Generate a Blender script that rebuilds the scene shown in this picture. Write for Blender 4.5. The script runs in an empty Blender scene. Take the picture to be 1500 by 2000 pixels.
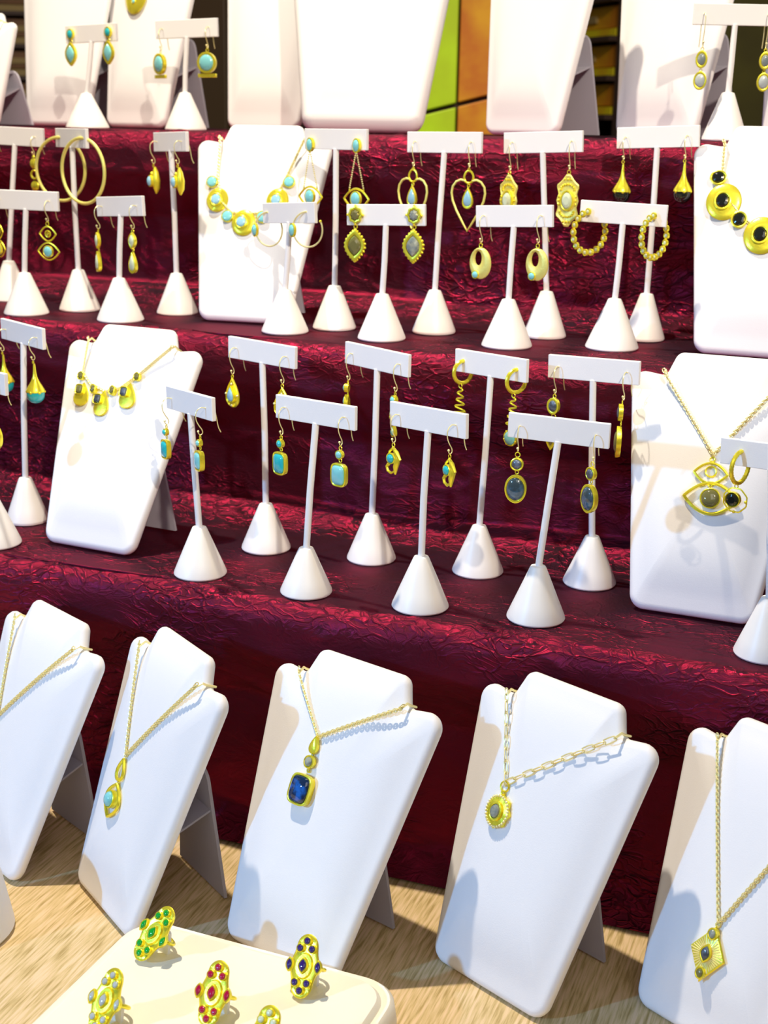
import bpy, math, random
import numpy as np
from mathutils import Matrix, Vector, noise
random.seed(4)
PI = math.pi
ZC = 1.417                      # eye height of the camera above the floor
SC = bpy.context.scene
COL = SC.collection

# ---------------------------------------------------------------- camera
def cam_axes(pitch, yaw, roll):
    p, y, r = map(math.radians, (pitch, yaw, roll))
    fw = Vector((-math.sin(y)*math.cos(p), math.cos(y)*math.cos(p), -math.sin(p)))
    rt = Vector((math.cos(y), math.sin(y), 0)); up = rt.cross(fw)
    return fw, rt*math.cos(r)+up*math.sin(r), -rt*math.sin(r)+up*math.cos(r)
fw, rt, up = cam_axes(16.27, 20.55, 0.957)
cd = bpy.data.cameras.new('camera'); cam = bpy.data.objects.new('camera', cd); COL.objects.link(cam)
m = Matrix.Identity(4)
for i in range(3):
    m[i][0], m[i][1], m[i][2] = rt[i], up[i], -fw[i]
m[2][3] = ZC
cam.matrix_world = m
cd.sensor_fit = 'VERTICAL'; cd.sensor_height = 36; cd.sensor_width = 27
cd.lens = 2600/2000*36
cd.clip_start = .02
cd.dof.use_dof = True; cd.dof.focus_distance = 1.12; cd.dof.aperture_fstop = 9.0
SC.camera = cam

# ---------------------------------------------------------------- world, lights, exposure
W = bpy.data.worlds.new('world'); SC.world = W; W.use_nodes = True
bg = W.node_tree.nodes['Background']; bg.inputs[0].default_value = (1.0, .93, .87, 1); bg.inputs[1].default_value = .11

def spot(name, loc, target, energy, color, size=.05, angle=60, blend=.3):
    l = bpy.data.lights.new(name, 'SPOT'); l.energy = energy; l.color = color; l.shadow_soft_size = size
    l.spot_size = math.radians(angle); l.spot_blend = blend
    o = bpy.data.objects.new(name, l); COL.objects.link(o); o.location = loc
    o.rotation_euler = (Vector(target)-Vector(loc)).to_track_quat('-Z', 'Y').to_euler()
    return o
TGT = Vector((-.45, 1.1, 1.0))
# warm ceiling spotlight, straight above and a little to the left
spot('ceiling_spot', (-1.00, 1.10, 3.35), TGT, 240, (1, .87, .68), .03, 75, .4)
# second warm spotlight from the right, on the upper steps
spot('upper_spot', (.85, -.55, 2.85), (-.76, 1.64, 1.53), 200, (1, .87, .70), .03, 40, .8)
# cool light from the low front left
spot('cool_spot', (-2.2, -1.25, 2.05), (-.42, .95, .88), 190, (.18, .50, 1.0), .05, 34, 1)
# soft warm light of the hall from behind the visitor
al = bpy.data.lights.new('hall_light', 'AREA'); al.energy = 21; al.size = 2.2; al.color = (1, .93, .86)
ao = bpy.data.objects.new('hall_light', al); COL.objects.link(ao); ao.location = (.6, -1.6, 3.2)
ao.rotation_euler = (Vector((-.4, 1.2, 1.1))-ao.location).to_track_quat('-Z', 'Y').to_euler()
vs = SC.view_settings
vs.view_transform = 'Standard'; vs.look = 'None'; vs.gamma = 1; vs.use_curve_mapping = False
vs.exposure = .18

# ---------------------------------------------------------------- materials
MATS = {}
def mat(name, color, rough=.5, metal=0., coat=0., spec=.5, sheen=0., trans=0., emit=0):
    if name in MATS: return MATS[name]
    x = bpy.data.materials.new(name); x.use_nodes = True; b = x.node_tree.nodes['Principled BSDF']
    b.inputs['Base Color'].default_value = (*color, 1); b.inputs['Roughness'].default_value = rough
    b.inputs['Metallic'].default_value = metal; b.inputs['Coat Weight'].default_value = coat
    b.inputs['Specular IOR Level'].default_value = spec; b.inputs['Sheen Weight'].default_value = sheen
    b.inputs['Transmission Weight'].default_value = trans
    MATS[name] = x; return x
def nodes(x): return x.node_tree.nodes, x.node_tree.links, x.node_tree.nodes['Principled BSDF']
def noise_bump(x, scale, strength, dist=.001, detail=4):
    n, l, b = nodes(x); t = n.new('ShaderNodeTexNoise'); t.inputs['Scale'].default_value = scale; t.inputs['Detail'].default_value = detail
    c = n.new('ShaderNodeTexCoord'); l.new(c.outputs['Object'], t.inputs['Vector'])
    u = n.new('ShaderNodeBump'); u.inputs['Strength'].default_value = strength; u.inputs['Distance'].default_value = dist
    l.new(t.outputs['Fac'], u.inputs['Height']); l.new(u.outputs['Normal'], b.inputs['Normal'])
white = mat('white_leatherette', (.86, .85, .86), .55); noise_bump(white, 900, .12, .0006)
white_gloss = mat('white_vinyl', (.88, .86, .83), .4)
noise_bump(white_gloss, 60, .15, .0015)
gold = mat('gold', (.98, .86, .055), .27, .66); noise_bump(gold, 700, .25, .0004)
gold_pale = mat('gold_chain', (.95, .86, .42), .32, .5)
gold_matte = mat('gold_matte', (.92, .84, .22), .42, .45); noise_bump(gold_matte, 900, .4, .0005)
card = mat('grey_card', (.42, .40, .47), .8)
STONES = {
 'aqua': mat('aqua_stone', (.22, .62, .66), .12, coat=.6), 'teal': mat('teal_stone', (.02, .46, .52), .1, coat=.8),
 'sky': mat('sky_stone', (.30, .58, .74), .12, coat=.6), 'grey': mat('grey_stone', (.05, .065, .09), .08, coat=1),
 'olive': mat('olive_stone', (.16, .15, .05), .1, coat=1), 'dark': mat('dark_stone', (.035, .06, .075), .06, coat=1),
 'black': mat('black_stone', (.008, .010, .008), .06, coat=1), 'blue': mat('blue_stone', (.002, .022, .075), .05, coat=1),
 'pale': mat('pale_stone', (.62, .70, .50), .15, coat=.6), 'green': mat('green_stone', (.0, .35, .03), .1, coat=1),
 'ruby': mat('ruby_stone', (.42, .0, .05), .1, coat=1), 'sapphire': mat('sapphire_stone', (.03, .01, .16), .08, coat=1),
 'clear': mat('clear_stone', (.45, .50, .50), .08, coat=1), 'lab': mat('grey_green_stone', (.20, .24, .24), .08, coat=1)}
# colour play inside the big stones
for k, c2 in (('blue', (.008, .12, .52)), ('dark', (.06, .13, .20)), ('grey', (.12, .16, .24)), ('lab', (.36, .38, .30))):
    n, l, b = nodes(STONES[k]); t = n.new('ShaderNodeTexNoise'); t.inputs['Scale'].default_value = 150
    c = n.new('ShaderNodeTexCoord'); l.new(c.outputs['Object'], t.inputs['Vector'])
    r = n.new('ShaderNodeMix'); r.data_type = 'RGBA'; r.inputs[6].default_value = b.inputs['Base Color'].default_value; r.inputs[7].default_value = (*c2, 1)
    g = n.new('ShaderNodeMapRange'); g.inputs[1].default_value = .42; g.inputs[2].default_value = .62
    l.new(t.outputs['Fac'], g.inputs[0]); l.new(g.outputs[0], r.inputs[0]); l.new(r.outputs[2], b.inputs['Base Color'])

def cloth_material():
    x = mat('burgundy_taffeta', (.014, .0032, .011), .7, 0, spec=.15); n, l, b = nodes(x)
    c = n.new('ShaderNodeTexCoord'); mp = n.new('ShaderNodeMapping'); mp.inputs['Scale'].default_value = (1, 1.5, 1.7)
    l.new(c.outputs['Object'], mp.inputs['Vector'])
    wn = n.new('ShaderNodeTexNoise'); wn.inputs['Scale'].default_value = 14; wn.inputs['Detail'].default_value = 3
    l.new(mp.outputs[0], wn.inputs['Vector'])
    va = n.new('ShaderNodeVectorMath'); va.operation = 'SCALE'; va.inputs['Scale'].default_value = .09
    l.new(wn.outputs['Color'], va.inputs[0])
    vb = n.new('ShaderNodeVectorMath'); vb.operation = 'ADD'; l.new(mp.outputs[0], vb.inputs[0]); l.new(va.outputs[0], vb.inputs[1])
    h = None
    for sc, amp in ((38, 1.0), (85, .45)):
        v = n.new('ShaderNodeTexVoronoi'); v.feature = 'DISTANCE_TO_EDGE'; v.inputs['Scale'].default_value = sc; l.new(vb.outputs[0], v.inputs['Vector'])
        q = n.new('ShaderNodeMapRange'); q.inputs[2].default_value = .10; q.inputs[3].default_value = amp; q.inputs[4].default_value = 0; l.new(v.outputs['Distance'], q.inputs[0])
        if h is None: h = q.outputs[0]
        else:
            a = n.new('ShaderNodeMath'); a.operation = 'ADD'; l.new(h, a.inputs[0]); l.new(q.outputs[0], a.inputs[1]); h = a.outputs[0]
    mk = n.new('ShaderNodeTexNoise'); mk.inputs['Scale'].default_value = 9; mk.inputs['Detail'].default_value = 2; l.new(c.outputs['Object'], mk.inputs['Vector'])
    mr = n.new('ShaderNodeMapRange'); mr.inputs[1].default_value = .44; mr.inputs[2].default_value = .62; l.new(mk.outputs['Fac'], mr.inputs[0])
    at_ = n.new('ShaderNodeAttribute'); at_.attribute_name = 'crumple'
    mx_ = n.new('ShaderNodeMath'); mx_.operation = 'MAXIMUM'; l.new(mr.outputs[0], mx_.inputs[0]); l.new(at_.outputs['Fac'], mx_.inputs[1])
    hm = n.new('ShaderNodeMath'); hm.operation = 'MULTIPLY'; l.new(h, hm.inputs[0]); l.new(mx_.outputs[0], hm.inputs[1])
    fn = n.new('ShaderNodeTexNoise'); fn.inputs['Scale'].default_value = 130; fn.inputs['Detail'].default_value = 6; fn.inputs['Roughness'].default_value = .65; l.new(vb.outputs[0], fn.inputs['Vector'])
    fa = n.new('ShaderNodeMath'); fa.operation = 'MULTIPLY_ADD'; fa.inputs[1].default_value = .55; l.new(fn.outputs['Fac'], fa.inputs[0]); l.new(hm.outputs[0], fa.inputs[2]); h = fa.outputs[0]
    bu = n.new('ShaderNodeBump'); bu.inputs['Strength'].default_value = .8; bu.inputs['Distance'].default_value = .002
    l.new(h, bu.inputs['Height']); l.new(bu.outputs[0], b.inputs['Normal'])
    # shot silk: purple warp, crimson weft that glints where it faces the lamps
    g = n.new('ShaderNodeBsdfAnisotropic'); g.inputs['Color'].default_value = (1.0, .022, .12, 1); g.inputs['Roughness'].default_value = .285; g.inputs['Anisotropy'].default_value = .8; tg = n.new('ShaderNodeTangent'); tg.axis = 'X'; l.new(tg.outputs[0], g.inputs['Tangent'])
    l.new(bu.outputs[0], g.inputs['Normal'])
    mx = n.new('ShaderNodeMixShader'); mx.inputs[0].default_value = .17
    out = n['Material Output']; l.new(b.outputs[0], mx.inputs[1]); l.new(g.outputs[0], mx.inputs[2]); l.new(mx.outputs[0], out.inputs[0])
    return x
taffeta = cloth_material()

def table_material():
    x = mat('beige_slub_cloth', (.6, .45, .25), .8); n, l, b = nodes(x)
    c = n.new('ShaderNodeTexCoord'); mp = n.new('ShaderNodeMapping'); mp.inputs['Rotation'].default_value = (0, 0, math.radians(3)); mp.inputs['Scale'].default_value = (400, 26, 1)
    mp.vector_type = 'POINT'; l.new(c.outputs['Object'], mp.inputs['Vector'])
    t = n.new('ShaderNodeTexNoise'); t.inputs['Scale'].default_value = 1; t.inputs['Detail'].default_value = 5; l.new(mp.outputs[0], t.inputs['Vector'])
    r = n.new('ShaderNodeValToRGB'); e = r.color_ramp.elements
    e[0].position = .33; e[0].color = (.40, .28, .10, 1); e[1].position = .62; e[1].color = (.76, .56, .34, 1)
    k = e.new(.47); k.color = (.62, .46, .22, 1)
    l.new(t.outputs['Fac'], r.inputs[0]); l.new(r.outputs[0], b.inputs['Base Color'])
    u = n.new('ShaderNodeBump'); u.inputs['Strength'].default_value = .4; u.inputs['Distance'].default_value = .001
    l.new(t.outputs['Fac'], u.inputs['Height']); l.new(u.outputs[0], b.inputs['Normal'])
    return x
beige = table_material()

# ---------------------------------------------------------------- mesh helpers
class G:
    """collects geometry; coordinates in metres unless a matrix scales them"""
    def __init__(s): s.v = []; s.f = []
    def add(s, vs_, fs, M=None):
        k = len(s.v); s.v += [tuple(M @ Vector(p)) if M is not None else tuple(p) for p in vs_]; s.f += [tuple(i+k for i in f) for f in fs]
    def rings(s, rs, M=None, cap0=True, cap1=True):
        n = len(rs[0]); vs_ = [p for r in rs for p in r]; fs = []
        for j in range(len(rs)-1):
            for i in range(n):
                a = j*n+i; b = j*n+(i+1) % n; fs.append((a, b, b+n, a+n))
        if cap0: fs.append(tuple(reversed(range(n))))
        if cap1: fs.append(tuple(range((len(rs)-1)*n, len(rs)*n)))
        s.add(vs_, fs, M); return s
    def tube(s, pts, r, seg=8, closed=False, M=None, radii=None):
        P = [Vector(p) for p in pts]; n = len(P); rs = []
        T0 = None; nrm = None
        for i in range(n):
            a = P[i-1] if (i or closed) else P[0]; b = P[(i+1) % n] if (i < n-1 or closed) else P[-1]
            T = (b-a).normalized()
            if nrm is None:
                h = Vector((0, 0, 1)) if abs(T.z) < .9 else Vector((0, 1, 0))
                nrm = (h-T*h.dot(T)).normalized()
            else: nrm = (nrm-T*nrm.dot(T)).normalized()
            bn = T.cross(nrm); rr = radii[i] if radii else r
            rs.append([P[i]+(nrm*math.cos(2*PI*k/seg)+bn*math.sin(2*PI*k/seg))*rr for k in range(seg)])
        if closed: rs.append(rs[0]); return s.rings(rs, M, False, False)
        return s.rings(rs, M)
    def lathe(s, prof, seg=24, M=None, at=(0, 0)):
        rs = [[(at[0]+r*math.cos(2*PI*k/seg), at[1]+r*math.sin(2*PI*k/seg), z) for k in range(seg)] for r, z in prof]
        return s.rings(rs, M)
    def ball(s, c, r, M=None, seg=10):
        prof = [(r*math.sin(PI*i/6)+1e-5, c[2]-r*math.cos(PI*i/6)) for i in range(7)]
        return s.lathe(prof, seg, M, (c[0], c[1]))
    def box(s, lo, hi, M=None):
        x0, y0, z0 = lo; x1, y1, z1 = hi
        return s.add([(x0,y0,z0),(x1,y0,z0),(x1,y1,z0),(x0,y1,z0),(x0,y0,z1),(x1,y0,z1),(x1,y1,z1),(x0,y1,z1)],
                     [(3,2,1,0),(4,5,6,7),(0,1,5,4),(1,2,6,5),(2,3,7,6),(3,0,4,7)], M)
    def mesh(s, name, m_, smooth=True):
        me = bpy.data.meshes.new(name); me.from_pydata(s.v, [], s.f); me.materials.append(m_)
        if smooth: me.polygons.foreach_set('use_smooth', [True]*len(me.polygons)); 
        me.update()
        if smooth:
            try: me.set_sharp_from_angle(angle=math.radians(42))
            except Exception: pass
        return me
    def build(s, name, m_, parent=None, smooth=True, bevel=0):
        o = bpy.data.objects.new(name, s.mesh(name, m_, smooth)); COL.objects.link(o)
        if parent: o.parent = parent
        if bevel:
            b = o.modifiers.new('bevel', 'BEVEL'); b.width = bevel; b.segments = 2; b.limit_method = 'ANGLE'
        return o
def thing(name, label, cat, loc=(0, 0, 0), rotz=0, group=None):
    o = bpy.data.objects.new(name, None); COL.objects.link(o); o.empty_display_size = .01
    o.location = loc; o.rotation_euler = (0, 0, rotz); o['label'] = label; o['category'] = cat
    if group: o['group'] = group
    return o
def tag(o, label, cat, group=None):
    o['label'] = label; o['category'] = cat
    if group: o['group'] = group
    return o
def struct(o): o['kind'] = 'structure'; return o

def fillet(pts, seg=7):
    """polygon with a radius per corner -> smooth outline"""
    out = []; n = len(pts)
    for i in range(n):
        p = Vector(pts[i][:2]); r = pts[i][2]; a = Vector(pts[i-1][:2]); b = Vector(pts[(i+1) % n][:2])
        d1 = (a-p).normalized(); d2 = (b-p).normalized(); ang = d1.angle(d2)
        if r <= 0: out.append(p); continue
        t = r/math.tan(ang/2); t = min(t, (a-p).length*.48, (b-p).length*.48); r = t*math.tan(ang/2)
        c = p+(d1+d2).normalized()*(r/math.sin(ang/2)); s0 = p+d1*t-c; s1 = p+d2*t-c
        a0 = math.atan2(s0.y, s0.x); da = math.atan2(s1.y, s1.x)-a0
        while da > PI: da -= 2*PI
        while da < -PI: da += 2*PI
        for k in range(seg+1): out.append(c+Vector((math.cos(a0+da*k/seg), math.sin(a0+da*k/seg)))*r)
    return [(p.x, p.y) for p in out]

# outlines in the x-z plane, y pointing away from the viewer (front is -y)
def outl(shape, w, h, n=28):
    o = []
    for k in range(n):
        t = 2*PI*k/n; s, c = math.sin(t), math.cos(t)
        if shape in ('round', 'oval'): x, z = s, c
        elif shape == 'cushion': x = math.copysign(abs(s)**.55, s); z = math.copysign(abs(c)**.55, c)
        elif shape == 'tear': x = s*math.sin(t/2)**1.1/.80; z = c
        elif shape == 'marq': x = math.copysign(1-c*c, s) if abs(s) > 1e-6 else 0; z = c
        elif shape == 'eye': z = math.copysign(1-s*s, c) if abs(c) > 1e-6 else 0; x = s
        elif shape == 'rhomb': q = abs(s)+abs(c); x, z = s/q, c/q
        elif shape == 'scallop': q = 1+.09*math.cos(8*t); x, z = s*q, c*q
        elif shape == 'octo': q = 1/max(abs(math.cos((t+PI/8) % (PI/4)-PI/8)), .1); x, z = s*q*.97, c*q*.97
        elif shape == 'plate': hw = (1-abs(c)**2.6)**.5 if abs(c) < 1 else 0; x = math.copysign(hw*(.92+.09*math.cos(2.1*PI*c)), s); z = c
        elif shape == 'lozenge': hw = min(1, (1-abs(c))*2.1+.18)*(.92+.08*math.cos(12*c)); x = math.copysign(hw, s) if abs(s) > .02 else 0; z = c
        o.append((x*w/2, z*h/2))
    return o
def zcyl(ol, y, k=1., cx=0, cz=0): return [(cx+x*k, y, cz+z*k) for x, z in ol]
MM = Matrix.Scale(.001, 4)
def cab(par, M, x, z, shape, w, h, stone, d=3.2, rim=1.0, dome=1.6, facet=False, bezel=None, label=None, y=0):
    """a stone in a bezel, millimetres, centred at (x, z), back at y"""
    ol = outl(shape, w, h); ki = max(.3, 1-2*rim/min(w, h))
    g = G(); g.rings([zcyl(ol, y, .96, x, z), zcyl(ol, y-d*.5, 1, x, z), zcyl(ol, y-d, 1, x, z), zcyl(ol, y-d-.3, (1+ki)/2, x, z), zcyl(ol, y-d+.1, ki, x, z), zcyl(ol, y-d+1, ki*.98, x, z)], M)
    bz = g.build('bezel', bezel or gold, par)
    s = G(); ds = dome
    if facet:
        s.rings([zcyl(ol, y-d+.8, ki*.97, x, z), zcyl(ol, y-d-ds*.6, ki*.80, x, z), zcyl(ol, y-d-ds, ki*.5, x, z)], M)
    else:
        rr = [zcyl(ol, y-d+.8, ki*.98, x, z)]
        for a in (0, 22, 45, 63, 80): rr.append(zcyl(ol, y-d-ds*math.sin(math.radians(a)), ki*.98*math.cos(math.radians(a)), x, z))
        s.rings(rr, M)
    o = s.build('stone', STONES[stone], bz, smooth=not facet)
    return o
def frame(par, M, pts, r, name='frame', m_=None, closed=True, seg=7):
    return G().tube(pts, r, seg, closed, M).build(name, m_ or gold, par)
def fro(shape, w, h, x, z, y=-1, n=36): return [(x+a, y, z+b) for a, b in outl(shape, w, h, n)]
def ringlink(par, M, x, z, r=1.6, w=.45, edge=False, name='jump_ring', y=-1):
    pts = [((x if edge else x+r*math.sin(2*PI*k/12)), (y+r*math.sin(2*PI*k/12) if edge else y), z+r*math.cos(2*PI*k/12)) for k in range(12)]
    return G().tube(pts, w, 5, True, M).build(name, gold, par)
YAW = 0
def hook(par, M, drop=24, wide=10, m_=None):
    """fish hook: hole at the origin, tail behind the bar, loop at the bottom front"""
    d = drop; w = wide
    pts = [(0, 14.5, -d*.98), (0, 12.2, -d*.78), (0, 10.6, -d*.45), (0, 9, -d*.16), (0, 6, -.5), (0, 3, .4), (0, 0, 0), (0, -w*.45, .9), (0, -w*.85, -1.5), (0, -w, -d*.22), (0, -w*.93, -d*.45), (0, -w*.66, -d*.66), (0, -w*.42, -d*.8), (0, -w*.36, -d*.93), (0, -w*.55, -d), (0, -w*.75, -d*.94), (0, -w*.78, -d*.86)]
    P = []
    for i in range(len(pts)-1):
        a, b = Vector(pts[i]), Vector(pts[i+1]); p0 = Vector(pts[max(i-1, 0)]); p3 = Vector(pts[min(i+2, len(pts)-1)])
        for k in range(3):
            t = k/3; P.append(.5*((2*a)+(b-p0)*t+(2*p0-5*a+4*b-p3)*t*t+(3*a-p0-3*b+p3)*t**3))
    P.append(Vector(pts[-1]))
    g = G().tube(P, .48, 6, False, M); g.ball((0, -w*.78, -d*.86), 1.15, M, 8)
    g.build('ear_hook', m_ or gold_pale, par)
    return M @ Matrix.Translation((0, -w*.5, -d-.8)) @ Matrix.Rotation(math.radians(YAW), 4, 'Z')
def lathe_part(par, M, name, prof, m_, x=0, y=0, seg=16):
    return G().lathe([(r, z) for r, z in prof], seg, M, (x, y)).build(name, m_, par)
def hoop(par, M, r, w, ang, z0, name='hoop', m_=None, a0=0, a1=360, ridged=False, y=0, n=40):
    """ring through the hole; ang turns its plane about the vertical (0 = seen edge on from the front)"""
    ca, sa = math.cos(math.radians(ang)), math.sin(math.radians(ang)); pts = []
    full = a1-a0 >= 360; k_ = n if full else n+1
    for k in range(k_):
        t = math.radians(a0+(a1-a0)*k/n); q = r*math.sin(t)
        pts.append((q*sa, y+q*ca, z0+r*math.cos(t)))
    rad = [w*(1.0+(.16 if (ridged and k % 2) else 0)) for k in range(k_)]
    g = G().tube(pts, w, 8, full, M, rad); g.build(name, m_ or gold, par); return pts

# ---------------------------------------------------------------- setting
g = G(); g.box((-4.5, -2.5, -.05), (3, 5, 0)); struct(g.build('floor', mat('grey_floor', (.16, .14, .13), .7), smooth=False))
g = G(); g.box((-4.5, 4.6, 0), (3, 4.7, 3.2)); struct(g.build('wall_back', mat('dark_brown_wall', (.045, .026, .018), .8), smooth=False))

tb = thing('display_table', 'long table under a beige slubbed cloth at the front', 'table', (-.4, .8, .75))
g = G(); pr = [(-1.5, -.62), (1.4, -.62), (1.4, 1.25), (-1.5, 1.25)]
g.box((-1.5, -.62, -.03), (1.4, 1.25, 0)); g.build('tabletop', beige, tb, False, .004)
g = G()
N_ = 160
per = []
for k in range(N_):
    t = k/N_*4; e, q = int(t), t-int(t); a, b = pr[e], pr[(e+1) % 4]; per.append((a[0]+(b[0]-a[0])*q, a[1]+(b[1]-a[1])*q, k))
def skirt(z, amp): return [(x+amp*math.sin(k*1.3)*.7, y+amp*math.cos(k*1.1), z) for x, y, k in per]
g.rings([skirt(-.004, .001), skirt(-.03, .003), skirt(-.35, .012), skirt(-.735, .02)], None, False, False); g.build('cloth_skirt', beige, tb)

# three cloth-covered steps: one crumpled taffeta sheet
ZA, ZB, ZT, Zc = ZC-.414, ZC-.218, .75, ZC-.012
def vor(X, Y, cell, ax, seed):
    """distance to nearest and second nearest jittered points"""
    rs = np.random.RandomState(seed); T = rs.rand(512, 512, 2)
    x = X/cell/ax; y = Y/cell; ix = np.floor(x).astype(int); iy = np.floor(y).astype(int)
    f1 = np.full(x.shape, 9.); f2 = f1.copy()
    for dx in (-1, 0, 1):
        for dy in (-1, 0, 1):
            j = T[(ix+dx) % 512, (iy+dy) % 512]; d = np.hypot(ix+dx+j[..., 0]-x, iy+dy+j[..., 1]-y)
            m2 = d < f1; f2 = np.where(m2, f1, np.minimum(f2, d)); f1 = np.where(m2, d, f1)
    return f1, f2
def cloth():
    prof = []          # (y, z, crumple, edge tag)
    def seg(a, b, n, c): prof.extend([(a[0]+(b[0]-a[0])*i/n, a[1]+(b[1]-a[1])*i/n, c) for i in range(n)])
    def arc(cy, cz, r, a0, a1, n, c): prof.extend([(cy+.75*r*math.cos(math.radians(a0+(a1-a0)*i/n)), cz+r*math.sin(math.radians(a0+(a1-a0)*i/n)), c) for i in range(n)])
    def step(y0, z0, yf, z1, yb):
        # foot at (y0, z0), bulging fall to the nosing at yf, tread at z1 back to yb
        R_ = .026
        yw = yf+.027
        if z0 > ZT+.01:
            seg((y0-.016, z0+.001), (y0-.004, z0+.004), 4, .5); seg((y0-.004, z0+.004), (yw-.004, z0+.020), 7, .6)
            seg((yw-.004, z0+.020), (yw, z1-.105), 22, .9)
        else: seg((y0, z0+.004), (yw-.004, z0+.03), 8, .8); seg((yw-.004, z0+.03), (yw, z1-.105), 26, .9)
        seg((yw, z1-.105), (yf, z1-.05), 13, 1.0)
        seg((yf, z1-.05), (yf-.001, z1-R_), 6, 1.0)
        arc(yf-.001+R_*.75, z1-R_, R_, 180, 90, 14, 1.0)
        seg((yf+R_*.75-.001, z1), (yb-.016, z1), int((yb-yf)/.0045), .30)
    step(1.014, ZT, 1.020, ZA, 1.243)
    step(1.243, ZA, 1.250, ZB, 1.470)
    step(1.472, ZB, 1.478, Zc, 1.93)
    seg((1.93, Zc), (1.95, Zc-.3), 12, .5)
    prof = np.array(prof); nx = 520; xs = np.linspace(-1.95, .75, nx)
    S = np.concatenate([[0], np.cumsum(np.hypot(*np.diff(prof[:, :2], axis=0).T))])
    X, SS = np.meshgrid(xs, S); A = prof[:, 2][:, None]
    Y = np.repeat(prof[:, 0][:, None], nx, 1); Z = np.repeat(prof[:, 1][:, None], nx, 1)
    t = np.gradient(prof[:, :2], axis=0); t /= np.linalg.norm(t, axis=1)[:, None]; ny, nz = -t[:, 1], t[:, 0]
    wx = .012*np.sin(SS*37+X*11)+.009*np.sin(SS*71-X*23+1); wy = .010*np.sin(X*31+SS*17)+.006*np.sin(X*67+2)
    h = 0
    for cell, ax, amp, sd in ((.070, 2.2, .0040, 1), (.032, 2.2, .0011, 2), (.013, 2.0, .0005, 3)):
        f1, f2 = vor(X+wx+SS*.35, SS+wy+X*.12, cell, ax, sd); h = h+amp*(f1-.5)+amp*.42*np.maximum(0, 1-(f2-f1)/.09)*np.clip(.5+1.4*np.sin(X*19+SS*23)*np.sin(SS*41-X*13+2), 0, 1)
    noz = np.exp(-((Z-np.where(Z > ZB+.07, Zc, np.where(Z > ZA+.06, ZB, ZA)))/.020)**2)*(A > .45)
    f1, f2 = vor(X*1.0+wx*.4, SS+wy*.4, .0085, 1.5, 7); h = h+noz*.0007*(f1-.5+.5*np.maximum(0, 1-(f2-f1)/.2))
    h = (h-.0006)*A
    flat = A < .35; h = np.where(flat, np.minimum(h*.9, .0000)-.0004, h)
    # slow waves of the nosing line and the sag of the front right end
    Y = Y+.004*np.sin(X*7+1)*(A > .8)+.003*np.sin(X*17)*(A > .8)
    bend = np.clip((X+.16)/.12, 0, 1.5)**1.5*.014
    Y = Y-bend*((Z > ZT+.1) & (Z < ZA+.01) & (Y < 1.1))
    Y = Y+ny[:, None]*h*-1*-1; Z = Z+nz[:, None]*h
    V = np.stack([X, Y, Z], -1).reshape(-1, 3); m_, n_ = X.shape
    idx = np.arange(m_*n_).reshape(m_, n_); F = np.stack([idx[:-1, :-1], idx[:-1, 1:], idx[1:, 1:], idx[1:, :-1]], -1).reshape(-1, 4)
    me = bpy.data.meshes.new('tiered_cloth'); me.from_pydata(V.tolist(), [], F.tolist()); me.materials.append(taffeta)
    me.polygons.foreach_set('use_smooth', [True]*len(me.polygons)); me.update()
    at_ = me.attributes.new('crumple', 'FLOAT', 'POINT'); at_.data.foreach_set('value', (noz*.5).reshape(-1).astype(np.float32))
    o = bpy.data.objects.new('tiered_cloth', me); COL.objects.link(o)
    tag(o, 'crumpled burgundy taffeta cloth draped over three display steps', 'tablecloth')
cloth()

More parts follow.
